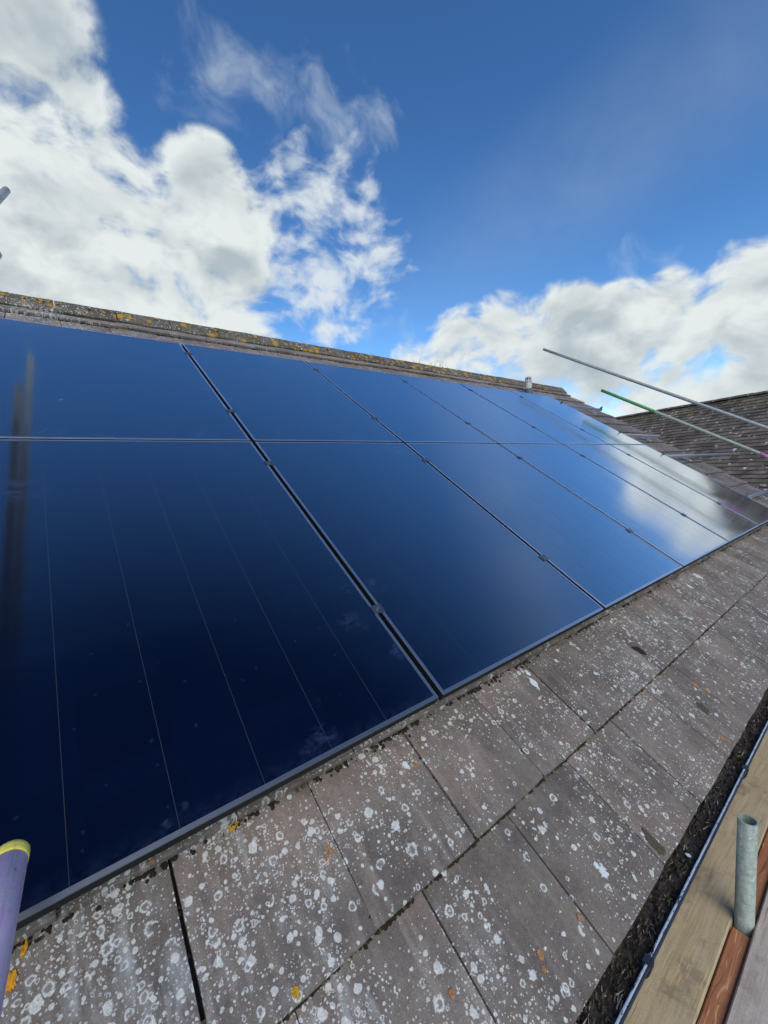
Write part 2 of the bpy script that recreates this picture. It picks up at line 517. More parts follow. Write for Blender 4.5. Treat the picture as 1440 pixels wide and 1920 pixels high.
def solar_material(name='solar_cell_glass', base=None):
    m, t, bs = material(name)
    mp, q = roof_coords(t, False)
    sp = t.n('ShaderNodeSeparateXYZ', {0: mp})
    # faint difference from one shingled cell to the next
    cell = t.n('ShaderNodeTexWhiteNoise', noise_dimensions='2D')
    cv = t.n('ShaderNodeCombineXYZ', {0: t.m('FLOOR', t.m('DIVIDE', sp.outputs[0], .182)), 1: t.m('FLOOR', t.m('DIVIDE', sp.outputs[1], .0655))})
    t.put(cell, 'Vector', cv)
    c = t.mix(cell.outputs[0], (.0012, .0040, .0165), (.0017, .0053, .0205))
    if base:
        c = t.mix(0.0, base, base)
    # wiped hand marks and dust
    sm = t.noise(q, 2.3, 3.0, .6)
    det = t.noise(t.vm('MULTIPLY', q, (1.0, 1.8, 1.0)), 17.0, 5.0, .65, .8)
    smear = t.m('MULTIPLY', t.ss(sm, .60, .74), t.ss(det, .52, .70))
    vo = t.n('ShaderNodeTexVoronoi', {'Vector': t.vm('ADD', q, t.vm('SCALE', t.noise(q, 30.0, 2.0, color=True), scale=.02)), 'Scale': 21.0}, voronoi_dimensions='2D')
    vs = t.n('ShaderNodeSeparateColor', {0: vo.outputs['Color']})
    speck = t.m('MULTIPLY', t.ss(vo.outputs['Distance'], .10, .03), t.m('GREATER_THAN', vs.outputs[0], .90))
    marks = t.m('MULTIPLY', speck, .35)
    for (u, v, r, s) in [(-.78, .035, .016, .9), (-.757, .045, .014, .8), (-.742, .05, .012, .7), (-.40, .05, .05, .7), (-.45, .04, .04, .5),
                         (.99, 1.63, .11, .9), (.86, 1.66, .05, .6), (.075, .50, .06, .6), (.06, 2.30, .09, .8), (.10, 2.2, .05, .8), (-.06, 2.5, .07, .6), (-.12, .36, .07, .6),
                         (-.06, .52, .04, .6), (-.9, 1.80, .08, .6), (-.7, 1.77, .07, .6), (-.45, 1.77, .07, .5), (-.25, 1.80, .10, .5), (.20, 1.83, .06, .6), (-.03, .20, .05, .7), (-1.0, 1.33, .12, .5), (-.85, 2.16, .03, .8)]:
        dd = t.vm('DISTANCE', t.vm('MULTIPLY', q, (1, 1, 0)), (u, v, 0))
        g = t.m('MULTIPLY', t.ss(dd, r, r * .25), s)
        marks = t.m('MAXIMUM', marks, t.m('MULTIPLY', g, t.ss(det, .44, .62)))
    rowv = t.m('MODULO', t.m('ADD', sp.outputs[1], .0), PH_G)
    edge_d = t.m('MULTIPLY', t.ss(rowv, .060, .012), t.lin(t.noise(q, 34.0, 5.0, .7), .40, .72, .0, .34))
    marks = t.m('MAXIMUM', t.m('MAXIMUM', marks, edge_d), t.m('MULTIPLY', smear, .28))
    c = t.mix(t.m('MULTIPLY', marks, .30), c, (.07, .10, .20))
    rough = t.m('ADD', t.m('MULTIPLY', marks, .20), t.lin(t.noise(q, 3.0, 3.0), .3, .7, .085, .125))
    # coated glass over dark cells: little reflection head-on, strong towards grazing
    fac = t.n('ShaderNodeLayerWeight', {'Blend': .5}).outputs['Facing']
    refl = t.ss(fac, .15, .84, .006, .92)
    gl = t.n('ShaderNodeBsdfGlossy', {'Color': (.93, .96, 1.0, 1), 'Roughness': rough})
    df = t.n('ShaderNodeBsdfDiffuse', {'Color': c})
    mx = t.n('ShaderNodeMixShader')
    t.put(mx, 0, refl)
    t.put(mx, 1, df)
    t.put(mx, 2, gl)
    out = [n_ for n_ in t.t.nodes if n_.type == 'OUTPUT_MATERIAL'][0]
    t.t.links.new(mx.outputs[0], out.inputs[0])
    t.t.nodes.remove(bs)
    return m


M_SOLAR = solar_material()
M_BACK = solar_material('glass_over_backsheet', (.030, .034, .046))


def timber(name, a, b, dark, gs=1.0, dirt=.6, streak=None, scratch=0.0):
    m, t, bs = material(name)
    pos = t.n('ShaderNodeNewGeometry').outputs['Position']
    wv = t.vm('ADD', pos, t.vm('SCALE', t.noise(pos, 3.0, 3.0, .5, color=True), scale=.05))
    g = t.noise(t.vm('MULTIPLY', wv, (2.2 * gs, 60.0 * gs, 60.0 * gs)), 1.0, 6.0, .62, .6)
    g2 = t.noise(t.vm('MULTIPLY', pos, (9.0, 260.0, 260.0)), 1.0, 4.0, .6)
    c = t.mix(t.ss(g, .32, .68), a, b)
    c = t.mix(t.m('MULTIPLY', t.ss(g2, .45, .7), .35), c, dark)
    blot = t.noise(pos, 13.0, 6.0, .68, .5)
    c = t.mix(t.m('MULTIPLY', t.ss(blot, .50, .72), dirt), c, dark)
    fine = t.noise(pos, 300.0, 3.0, .6)
    c = t.mix(1.0, c, t.n('ShaderNodeCombineColor', {i: t.lin(fine, .25, .75, .85, 1.15) for i in range(3)}).outputs[0], 'MULTIPLY')
    if streak:
        s = t.noise(t.vm('MULTIPLY', wv, (6.0, 95.0, 95.0)), 1.0, 3.0, .5, 1.2)
        c = t.mix(t.m('MULTIPLY', t.ss(s, .56, .70), .8), c, streak)
        s2 = t.noise(t.vm('MULTIPLY', wv, (3.0, 130.0, 130.0)), 1.0, 3.0, .5, 1.0)
        c = t.mix(t.m('MULTIPLY', t.ss(s2, .56, .68), .75), c, dark)
    split = t.noise(t.vm('MULTIPLY', wv, (3.5, 240.0, 10.0)), 1.0, 2.0, .5)
    c = t.mix(t.m('MULTIPLY', t.ss(split, .69, .73), .7), c, tuple(x * .35 for x in dark))
    if scratch:
        s = t.noise(t.vm('MULTIPLY', pos, (14.0, 330.0, 1.0)), 1.0, 2.0, .5)
        w = t.ss(t.vm('DISTANCE', pos, (.36, -.565, -.72)), .11, .03)
        c = t.mix(t.m('MULTIPLY', t.m('MULTIPLY', t.ss(s, .60, .66), w), scratch), c, (.72, .50, .17))
    t.put(bs, 'Base Color', c)
    t.put(bs, 'Roughness', .82)
    t.put(bs, 'Specular IOR Level', .25)
    bump(t, bs, t.m('ADD', g, t.m('MULTIPLY', g2, .6)), .35, .0015)
    return m


M_BOARD_TAN = timber('weathered_tan_timber', (.46, .345, .185), (.55, .43, .255), (.21, .165, .11), 1.0, .75, None, .9)
M_BOARD_GREY = timber('weathered_grey_timber', (.47, .375, .285), (.56, .455, .355), (.27, .21, .155), 1.0, .45)
M_BOARD_RED = timber('red_brown_timber', (.42, .155, .065), (.52, .22, .10), (.20, .062, .030), .5, .15, (.86, .52, .25))


def galv(name, col, streakcol, rough=.5, metal=.55, amt=.6):
    m, t, bs = material(name)
    pos = t.n('ShaderNodeTexCoord').outputs['Object']
    n1 = t.noise(pos, 42.0, 6.0, .72)
    n2 = t.noise(t.vm('MULTIPLY', pos, (150.0, 150.0, 12.0)), 1.0, 4.0, .6)
    n3 = t.noise(pos, 220.0, 3.0, .6)
    c = t.mix(t.m('MULTIPLY', t.ss(n1, .46, .57), amt), col, streakcol)
    c = t.mix(t.m('MULTIPLY', t.ss(n2, .45, .68), .5), c, tuple(x * .62 for x in col))
    c = t.mix(t.m('MULTIPLY', t.ss(n3, .55, .72), .4), c, tuple(min(1, x * 1.4) for x in col))
    rust = t.noise(pos, 95.0, 5.0, .7)
    c = t.mix(t.m('MULTIPLY', t.ss(rust, .62, .72), .65), c, (.17, .10, .06))
    sp2 = t.noise(t.vm('ADD', pos, (7, 3, 1)), 60.0, 3.0, .6)
    c = t.mix(t.m('MULTIPLY', t.ss(sp2, .66, .70), .75), c, (.58, .57, .53))
    t.put(bs, 'Base Color', c)
    t.put(bs, 'Metallic', metal)
    t.put(bs, 'Roughness', rough)
    bump(t, bs, t.m('ADD', n3, n2), .25, .0008)
    return m


M_GALV = galv('galvanised_tube', (.38, .385, .36), (.25, .265, .245), .5, .35)
M_GALVG = galv('greenish_galvanised_tube', (.37, .385, .31), (.22, .285, .21), .6, .12, .8)
M_PURPLE = galv('worn_purple_paint', (.56, .40, .58), (.50, .48, .47), .65, .0, .8)
M_YELLOWP = galv('yellow_paint', (.90, .76, .10), (.74, .62, .10), .55, 0, .5)
M_GREENP = galv('green_paint', (.06, .30, .09), (.10, .24, .10), .5, 0, .6)
M_PINKP = galv('pink_paint', (.52, .20, .38), (.42, .26, .34), .5, 0, .6)
M_TUBEIN = simple('tube_inside', (.12, .12, .12), .8)

# ----------------------------------------------------------------- ground
GZ = -5.4
m, t, bs = material('lawn_and_yard')
pos = t.n('ShaderNodeNewGeometry').outputs['Position']
c = t.mix(t.ss(t.noise(pos, .05, 5.0, .6), .4, .6), (.055, .085, .030), (.10, .10, .06))
c = t.mix(t.m('MULTIPLY', t.noise(pos, 3.0, 5.0, .7), .6), c, (.03, .05, .02))
t.put(bs, 'Base Color', c)
t.put(bs, 'Roughness', .95)
g = MB().face([(-1500, -1500, 0), (1500, -1500, 0), (1500, 1500, 0), (-1500, 1500, 0)]).build('ground', m, loc=(0, 0, GZ))
tag(g, kind='structure')

# ----------------------------------------------------------------- house
house = empty('house', (0, 0, GZ), label='tiled house roof carrying the black solar panels, lichen-spotted grey tiles and ridge', cat='house')
ROOF_N = -.12                                   # top of tile noses
U0, U1 = -2.822, 7.749
PITCH_U, GAUGE = .341, .345
TILT = .029                                     # each nose stands this far above the course below
V_EAVE = -.673
V_RIDGE = 4.44

m, t, bs = material('brick_wall')
pos = t.n('ShaderNodeNewGeometry').outputs['Position']
bk = t.n('ShaderNodeTexBrick', {'Vector': t.vm('MULTIPLY', pos, (1, 1, 1)), 'Scale': 4.4, 'Color1': (.30, .15, .10, 1), 'Color2': (.22, .11, .08, 1), 'Mortar': (.35, .33, .30, 1)})
t.put(bs, 'Base Color', bk.outputs[0])
t.put(bs, 'Roughness', .9)
M_BRICK = m
ridge_w = W(0, V_RIDGE, ROOF_N - .06)
eave_w = W(0, V_EAVE + .10, ROOF_N - .09)
yb = 2 * ridge_w.y - eave_w.y
walls = MB()
x0, x1 = U0 + .05, U1 - .06
ya, yz = eave_w.y + .16, yb - .16
za = eave_w.z + .08 - GZ
zr = ridge_w.z - .05 - GZ
walls.face([(x0, ya, 0), (x1, ya, 0), (x1, ya, za), (x0, ya, za)])
walls.face([(x1, yz, 0), (x0, yz, 0), (x0, yz, za), (x1, yz, za)])
walls.face([(x1, ya, 0), (x1, yz, 0), (x1, yz, za), (x1, ridge_w.y, zr), (x1, ya, za)])
walls.face([(x0, yz, 0), (x0, ya, 0), (x0, ya, za), (x0, ridge_w.y, zr), (x0, yz, za)])
walls.build('wall', M_BRICK, house)

# the roof: underlay in the roof frame, tiles are its children
roof = MB().box((U0 + .03, V_EAVE + .08, ROOF_N - .075), (U1 - .03, V_RIDGE - .005, ROOF_N - .055)).build('roof', M_UNDER, house, loc=(0, 0, -GZ), rot=(TH, 0, 0))
# far slope, seen by nobody from here
p0, p1 = W(0, V_RIDGE, ROOF_N - .03), None
MB().face([(U0, ridge_w.y, ridge_w.z), (U1, ridge_w.y, ridge_w.z), (U1, yb, eave_w.z), (U0, yb, eave_w.z)]).build('rear_slope', M_TILE_TOP, house, loc=(0, 0, -GZ))
# dark fascia behind the gutter
MB().box((U0 + .02, eave_w.y + .012, eave_w.z - .20), (U1 - .05, eave_w.y + .030, eave_w.z - .012)).build('fascia', simple('brown_fascia', (.06, .04, .03), .6), house, loc=(0, 0, -GZ))
MB().box((U0 + .02, eave_w.y + .034, eave_w.z - .20), (U1 - .05, ya - .004, eave_w.z - .18)).build('soffit', simple('soffit_board', (.3, .3, .29), .6), house, loc=(0, 0, -GZ))


def tile_mesh(seed, w, mat, length=.42):
    rr = random.Random(seed)
    mb = MB()
    nx, ny = 7, 3
    hw = w / 2
    th = TILT - .003
    xs = [-hw + w * i / (nx - 1) for i in range(nx)]
    jig = [rr.uniform(-.0011, .0011) for _ in xs]
    jig[0] += .0012
    jig[-1] += .0012
    ys = [0, .12, length]
    top = []
    for j, y in enumerate(ys):
        row = []
        for i, x in enumerate(xs):
            yy = y + (jig[i] if j == 0 else 0)
            z = -TILT * y / GAUGE + rr.uniform(-.0008, .0008) - (.0018 if i in (0, nx - 1) else 0) - (.0015 if j == 0 else 0)
            row.append((x + (rr.uniform(-.0012, .0012) if i in (0, nx - 1) else 0), yy, z))
        top.append(row)
    nose = [(x, y - .0022, z - .004) for x, y, z in top[0]]
    bot = [(x, y - .0005, -th) for x, y, z in nose]
    mb.rings([bot, nose] + top, close=False)
    for side in (0, -1):
        pts = [r[side] for r in top]
        low = [(p[0], p[1], p[2] - .018) for p in pts]
        mb.rings([low, pts] if side else [pts, low], close=False)
    me = mb.mesh('tile', mat)
    return me


GAP = .0045
T_W = PITCH_U - GAP
TM = {k: [tile_mesh(s + 10 * i, T_W, mat) for s in range(6)] for i, (k, mat) in enumerate((('low', M_TILE), ('top', M_TILE_TOP), ('verge', M_VERGE)))}
TMH = {k: tile_mesh(99, PITCH_U * .56 - GAP, mat) for k, mat in (('low', M_TILE), ('top', M_TILE_TOP), ('verge', M_VERGE))}


def place_tile(k, u_left, kind, half=False):
    v = V_EAVE + GAUGE * k
    w = PITCH_U * .56 if half else PITCH_U
    me = TMH[kind] if half else rnd.choice(TM[kind])
    o = put('tile', me, roof, (u_left + w / 2 + rnd.uniform(-.0014, .0014), v + rnd.uniform(-.002, .002), ROOF_N + rnd.uniform(-.002, .002)),
            (rnd.uniform(-.004, .004), rnd.uniform(-.006, .006), rnd.uniform(-.003, .003)))
    return o


for k in range(15):
    off = -.776 if k % 2 else -.285
    us = [off + PITCH_U * i for i in range(-6, 27)]
    us = [u for u in us if u > U0 - .02 and u + PITCH_U < U1 + .02]
    full = k in (0, 1, 2, 13, 14)
    kind = 'low' if k < 3 else ('top' if k > 12 else 'verge')
    for u in us:
        if not full and -1.55 < u < 6.0:
            continue
        if u < -1.9:
            continue
        o = place_tile(k, u, kind)
        if k == 1 and abs(u + .776) < .01:
            o.location.x += .0035
        if k == 1 and abs(u + .776 + PITCH_U) < .01:
            o.location.x -= .001
    last = us[-1] + PITCH_U
    if U1 - last > .05:
        place_tile(k, last, kind, True)

# ridge tiles, bedded in mortar
ry = V_RIDGE
prof = [(-.158, -.094), (-.152, -.080), (-.118, -.034), (-.080, .010), (-.040, .038), (0, .048), (.040, .038), (.080, .010), (.118, -.034), (.152, -.080), (.158, -.094)]
RW = W(0, V_RIDGE, ROOF_N)
L = .447
u = U1 - .02 - L
ridge_me = []
for s in range(4):
    rr = random.Random(s + 5)
    mb = MB()
    rg = []
    for x in (0.003, .15, .30, L - .003):
        rg.append([(x, y + rr.uniform(-.003, .003), z + rr.uniform(-.003, .003)) for y, z in prof])
    inner = [[(x, y * .88, z - .014) for (x, y, z) in r] for r in (rg[0], rg[-1])]
    mb.rings([inner[0]] + rg + [inner[1]], close=False)
    for e in (0, -1):
        mb.rings([[r[e] for r in rg], [(r[e][0], r[e][1] * .93, r[e][2] - .012) for r in rg]], close=False)
    ridge_me.append(mb.mesh('ridge_tile', M_RIDGE))
while u > U0 - .1:
    put('ridge_tile', rnd.choice(ridge_me), house, (u, RW.y, RW.z - GZ + .004 + rnd.uniform(-.004, .004)), (rnd.uniform(-.02, .02), rnd.uniform(-.006, .006), rnd.uniform(-.006, .006)))
    u -= L + .002
mb = MB()
for sgn in (-1, 1):
    pts = []
    for i in range(90):
        uu = U0 + (U1 - .05 - U0) * i / 89
        y = sgn * (.150 + rnd.uniform(-.004, .006))
        pts.append([(uu, y, -.14), (uu, y, -.092 + rnd.uniform(-.012, .004)), (uu, y * .6, -.05)])
    mb.rings(pts, close=False)
mb.build('ridge_mortar', M_MORTAR, house, loc=(0, RW.y, RW.z - GZ - .005))

# moss and crumbs along the tile steps
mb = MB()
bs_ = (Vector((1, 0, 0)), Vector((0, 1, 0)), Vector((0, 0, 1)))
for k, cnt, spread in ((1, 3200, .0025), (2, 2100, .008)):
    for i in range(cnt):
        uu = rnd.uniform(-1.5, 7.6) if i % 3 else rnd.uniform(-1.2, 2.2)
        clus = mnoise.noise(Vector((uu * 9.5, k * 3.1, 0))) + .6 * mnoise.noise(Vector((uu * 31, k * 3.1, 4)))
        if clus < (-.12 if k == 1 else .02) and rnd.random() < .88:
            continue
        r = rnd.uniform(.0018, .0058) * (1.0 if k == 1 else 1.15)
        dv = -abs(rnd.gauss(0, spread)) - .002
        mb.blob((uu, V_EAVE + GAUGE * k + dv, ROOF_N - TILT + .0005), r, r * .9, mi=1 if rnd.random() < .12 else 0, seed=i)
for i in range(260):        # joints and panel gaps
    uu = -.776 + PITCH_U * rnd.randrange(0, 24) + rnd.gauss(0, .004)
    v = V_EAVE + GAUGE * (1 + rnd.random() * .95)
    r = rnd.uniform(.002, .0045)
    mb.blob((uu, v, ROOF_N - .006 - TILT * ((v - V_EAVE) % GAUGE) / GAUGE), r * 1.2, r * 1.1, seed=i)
for i in range(420):
    uu = rnd.uniform(-1.4, 7.7)
    r = rnd.uniform(.006, .016)
    mb.blob((uu, V_EAVE + GAUGE * 14 - abs(rnd.gauss(0, .006)), ROOF_N - TILT), r, r * .8, mi=1 if rnd.random() < .2 else 0, seed=i + 900)
for i in range(500):
    uu = rnd.uniform(-1.4, 7.6)
    r = rnd.uniform(.004, .013)
    yy = -rnd.uniform(.0, .12)
    zz = .055 - max(0.0, abs(yy) - .02) * .55
    mb.blob((uu, V_RIDGE + yy * CT + zz * ST, ROOF_N - yy * ST + zz * CT - .012), r, r * .9, mi=1 if rnd.random() < .5 else 2, seed=i + 4000)
o = mb.build('moss', [M_MOSS, M_MOSSG, M_YELLOW], roof)
tag(o, kind='stuff')


# lichen crusts that stand out one by one
def patch(name, mat, u, v, ru, rv, seed, k=0, h=.0018):
    rr = random.Random(seed)
    mb = MB()
    seg = 34
    ph = rr.uniform(0, 9)

    def rad(t, q):
        p_ = Vector((math.cos(t) * 1.3 + seed * 3.1, math.sin(t) * 1.3, ph))
        return q * (1 + .30 * mnoise.noise(p_) + .35 * mnoise.noise(p_ * 3.1) + .35 * mnoise.noise(p_ * 8.3))
    rings = []
    for q, z in ((1.0, -.0003), (.93, h * .8), (.55, h), (.15, h * .7)):
        ring = []
        for i in range(seg):
            t_ = 2 * math.pi * i / seg
            q2 = rad(t_, q)
            ring.append((math.cos(t_) * q2 * ru, math.sin(t_) * q2 * rv, z + rr.uniform(0, h * .4)))
        rings.append(ring)
    mb.rings(rings)
    mb.face(rings[-1])
    kk = math.floor((v - V_EAVE) / GAUGE)
    z = ROOF_N - TILT * ((v - V_EAVE) - kk * GAUGE) / GAUGE + .0012
    o = mb.build(name, mat, roof, loc=(u, v, z))
    o.rotation_euler = (-math.atan(TILT / GAUGE), 0, rr.uniform(-.3, .3))
    return o


def at(x, y, n=ROOF_N - .01):
    """roof position under a viewing direction of the camera"""
    d = px_dir(x, y)
    du, dv, dn = d.x, d.y * CT + d.z * ST, -d.y * ST + d.z * CT
    cu, cv, cn = CAM.x, CAM.y * CT + CAM.z * ST, -CAM.y * ST + CAM.z * CT
    k = (n - cn) / dn
    return cu + k * du, cv + k * dv


for i, (x, y, ru, rv, mat) in enumerate([
        (437, 1538, .013, .017, M_YELLOW), (42, 1774, .006, .013, M_ORANGE), (16, 1836, .009, .016, M_ORANGE), (553, 1862, .008, .010, M_YELLOW),
        (782, 1434, .007, .009, M_RUST), (618, 1590, .006, .012, M_RUST), (1086, 1722, .006, .008, M_RUST), (1012, 1790, .006, .010, M_RUST), (1018, 1818, .005, .006, M_RUST), (612, 1608, .005, .006, M_RUST),
        (1305, 1282, .009, .020, M_RUST), (1322, 1292, .007, .014, M_RUST), (1350, 1384, .008, .016, M_RUST), (1362, 1392, .006, .010, M_RUST), (848, 1862, .006, .008, M_RUST), (285, 1620, .006, .006, M_RUST),
        (762, 1432, .010, .011, M_CREAM), (1003, 1278, .013, .026, M_CREAM), (992, 1258, .009, .014, M_CREAM), (1130, 1636, .013, .015, M_CREAM), (1310, 1078, .018, .035, M_CREAM),
        (1295, 1098, .012, .022, M_CREAM), (1117, 1622, .008, .008, M_CREAM),
        (1318, 1327, .020, .030, M_OLIVE), (1222, 1580, .016, .036, M_OLIVE), (1198, 1220, .02, .03, M_MOSS)]):
    uu, vv = at(x, y)
    patch('lichen_patch', mat, uu, vv, ru, rv, i)

# ----------------------------------------------------------------- gutter (part of the house)
GY, GZZ, GR = -.489, -.505, .056
mb = MB()
gp = []
for i in range(13):
    a = math.pi + math.pi * i / 12
    gp.append((math.cos(a) * GR, math.sin(a) * GR))
out = [(y * 1.055, z * 1.055) for y, z in gp]
ring = gp + out[::-1]
xs = [U0 - .05 + (U1 + .12 - U0) * i / 40 for i in range(41)]
mb.rings([[(x, y, z + .0015 * math.sin(x * 1.7)) for y, z in ring] for x in xs])
mb.face([(xs[0], y, z) for y, z in ring])
mb.face([(xs[-1], y, z) for y, z in ring][::-1])
gutter = mb.build('gutter', M_PVC, house, loc=(0, GY, GZZ - GZ), smooth=True)

m, t, bs = material('flecked_gutter_lip')
pos = t.n('ShaderNodeNewGeometry').outputs['Position']
nz = t.noise(t.vm('MULTIPLY', pos, (48, 190, 190)), 1.0, 5.0, .7)
nl = t.noise(pos, 6.0, 3.0)
k_ = t.m('MULTIPLY', t.ss(t.m('ADD', nz, t.m('MULTIPLY', nl, .35)), .575, .625), t.ss(t.n('ShaderNodeSeparateXYZ', {0: t.n('ShaderNodeTexCoord').outputs['Object']}).outputs[1], -.0608, -.0592))  # broken whitish flecks along the inner side of the lip
t.put(bs, 'Base Color', t.mix(k_, (.022, .026, .034), (.66, .70, .72)))
t.put(bs, 'Roughness', t.lin(k_, 0, 1, .35, .7))
MB().rings([[(x, -GR * 1.055 - .0005 + .0062 * math.cos(a), .0036 * math.sin(a) + .0032 + .0015 * math.sin(x * 1.7)) for a in [2 * math.pi * i / 12 for i in range(12)]] for x in xs]).build('lip', m, gutter, smooth=True)
for i in range(-2, 8):
    uc = .128 + .974 * i
    mb = MB()
    cr = []
    for dx in (-.012, .012):
        r0 = []
        for j in range(11):
            a = math.pi * .985 + math.pi * .62 * j / 10
            r0.append((dx, math.cos(a) * (GR * 1.055 + .0035), math.sin(a) * (GR * 1.055 + .0035)))
        cr.append(r0)
    crin = [[(x, y * 1.075, z * 1.075) for x, y, z in r] for r in cr]
    mb.rings([cr[0], cr[1], crin[1], crin[0], cr[0]], close=False)
    mb.box((-.012, -GR * 1.055 - .0085, .0060), (.012, -GR * 1.055 + .012, .0098))
    mb.build('gutter_clip', M_PVC, gutter, loc=(uc, 0, 0), bevel=.0018)

# silt, moss and leaf litter lying in the gutter
mb = MB()
m, t, bs = material('gutter_silt')
pos = t.n('ShaderNodeNewGeometry').outputs['Position']
n1 = t.noise(pos, 45.0, 6.0, .7)
c = t.mix(t.ss(n1, .35, .65), (.018, .014, .010), (.075, .058, .040))
c = t.mix(t.m('MULTIPLY', t.ss(t.noise(pos, 9.0, 4.0, .6), .5, .66), .6), c, (.060, .058, .055))
c = t.mix(t.m('MULTIPLY', t.ss(t.noise(pos, 260.0, 3.0, .6), .66, .74), .7), c, (.30, .27, .22))
t.put(bs, 'Base Color', c)
t.put(bs, 'Roughness', .8)
bump(t, bs, n1, .8, .006)
M_SILT = m
M_LEAF1 = simple('dead_leaf', (.085, .062, .038), .8, 0, 90, .5)
M_LEAF2 = simple('pale_stalk', (.34, .31, .24), .8, 0, 90, .3)
M_LEAF3 = simple('green_shoot', (.13, .17, .035), .8, 0, 90, .3)
rows = []
uu = -1.6
while uu < 7.8:
    step = .009 if uu < 2.6 else .04
    row = []
    for j in range(11):
        y = -.050 + .100 * j / 10
        h = -.026 + .012 * mnoise.noise(Vector((uu * 14, y * 40, 1))) + .009 * mnoise.noise(Vector((uu * 60, y * 70, 5))) + .008 * mnoise.noise(Vector((uu * 2.3, 0, 9)))
        row.append((uu, y * .985, max(h, -.05 + abs(y) * .3)))
    rows.append(row)
    uu += step
mb.rings(rows, close=False)
for i in range(4200):
    uu = -1.2 + rnd.random() ** 1.4 * 5.0
    y = rnd.uniform(-.048, .02)
    z = -.018 + .012 * mnoise.noise(Vector((uu * 14, y * 40, 1))) + rnd.uniform(0, .006)
    kind = rnd.random()
    mi = 1 if kind < .55 else (0 if kind < .90 else (2 if kind < .975 else 3))
    a = rnd.uniform(0, math.pi)
    ln, wd = (rnd.uniform(.003, .011), rnd.uniform(.0008, .0026)) if mi != 2 else (rnd.uniform(.006, .022), .0012)
    dx, dy = math.cos(a) * ln, math.sin(a) * ln * .7
    ex, ey = -math.sin(a) * wd, math.cos(a) * wd
    t1, t2 = rnd.uniform(-.004, .004), rnd.uniform(-.003, .003)
    y = max(-.046, min(.046, y))
    mb.face([(uu - dx - ex, y - dy * .5 - ey, z - t1), (uu + dx - ex, y + dy * .5 - ey, z + t1), (uu + dx * .8 + ex, y + dy * .4 + ey, z + t2 + .001), (uu - dx * .8 + ex, y - dy * .4 + ey, z - t2 + .002)], mi)
o = mb.build('gutter_debris', [M_SILT, M_LEAF1, M_LEAF2, M_LEAF3], None, loc=(0, GY, GZZ))
tag(o, 'dark silt and leaf litter lying in the eaves gutter', 'debris', kind='stuff')
# a scrap of pale plastic on the litter
mb = MB()
mb.blob((0, 0, 0), .008, .004, seed=3)
o = mb.build('plastic_scrap', simple('pale_blue_scrap', (.55, .63, .68), .5), None, loc=(.535, -.515, -.515))
tag(o, 'small pale blue scrap lying in the gutter litter', 'scrap')

# ----------------------------------------------------------------- solar panels
PW, PH, G = 1.134, 1.722, .020
FR = .012
FH = .032


def frame_mesh():
    mb = MB()
    w, h, f = PW, PH, FR
    o_ = [(0, 0), (w, 0), (w, h), (0, h)]
    i_ = [(f, f), (w - f, f), (w - f, h - f), (f, h - f)]
    e = .0012
    oo = [(e, e), (w - e, e), (w - e, h - e), (e, h - e)]
    R_ = lambda pts, z: [(x, y, z) for x, y in pts]
    mb.rings([R_(oo, 0), R_(i_, 0), R_(i_, -.006)])
    mb.rings([R_(o_, -FH), R_(o_, -e), R_(oo, 0)], mi=0)
    mb.mi[8:16] = [1] * 4 + [1] * 4
    for q in range(12, 16):
        mb.mi[q] = 0
    mb.rings([R_(i_, -FH), R_(o_, -FH)], mi=1)
    return mb.mesh('frame', [M_FRAME, M_FRAMESIDE])


ME_FRAME = frame_mesh()
ME_BACK = MB().box((FR + .0005, FR + .0005, -.007), (PW - FR - .0005, PH - FR - .0005, -.0014)).mesh('backsheet', M_BACK)
edge = .021
cw = (PW - 2 * edge) / 6
ME_STRIP = []
for i in range(6):
    a = edge + cw * i + (.0008 if i else -edge + FR + .0008)
    b = edge + cw * (i + 1) - (.0008 if i < 5 else -edge + FR + .0008)
    ME_STRIP.append(MB().box((a, FR + .001, -.0022), (b, PH - FR - .001, -.0012)).mesh('cell_strip', M_SOLAR))
ORD = ['first', 'second', 'third', 'fourth', 'fifth', 'last']
for r in range(2):
    for c_ in range(6):
        uu = -1.144 + (PW + G) * c_
        vv = (PH + G - .007) * r
        p = W(uu, vv, 0)
        lab = 'black solar panel, %s from the left in the %s row' % (ORD[c_], ('lower', 'upper')[r])
        if c_ == 5:
            lab = 'black solar panel at the right-hand end of the %s row, by the roof verge' % ('lower', 'upper')[r]
        if c_ == 0:
            lab = 'black solar panel at the left-hand end of the %s row, nearest the camera' % ('lower', 'upper')[r]
        pan = empty('solar_panel', p, (TH + rnd.uniform(-.0007, .0007), rnd.uniform(-.0007, .0007), 0), lab, 'solar panel', 'solar panels on the roof')
        put('frame', ME_FRAME, pan)
        put('backsheet', ME_BACK, pan)
        for s in range(6):
            put('cell_strip', ME_STRIP[s], pan)

# mounting rails with their clamps and roof hooks
rail_prof = [(-.018, -.036), (.018, -.036), (.018, 0), (.006, 0), (.006, -.010), (-.006, -.010), (-.006, 0), (-.018, 0)]
ME_CLAMP = MB().box((-.024, -.020, .0008), (.024, .020, .0042)).box((-.007, -.018, -.030), (.007, .018, .0006)).mesh('clamp', M_CLAMP)
mb = MB()
mb.tube((0, 0, .0044), (0, 0, .0100), .0068, .0035, 12)
mb.face([(math.cos(a) * .0045, math.sin(a) * .0045, .0065) for a in [2 * math.pi * i / 8 for i in range(8)]])
ME_BOLT = mb.mesh('bolt', M_BOLT)
mb = MB()
mb.box((-.005, -.018, -.032), (.020, .018, -.004))
mb.box((-.014, -.012, .0008), (.012, .012, .005))
mb.box((.003, -.004, .005), (.011, .004, .040))
mb.box((-.012, -.020, -.004), (.026, -.013, .012))
ME_END = mb.mesh('end_clamp', M_CLAMP)


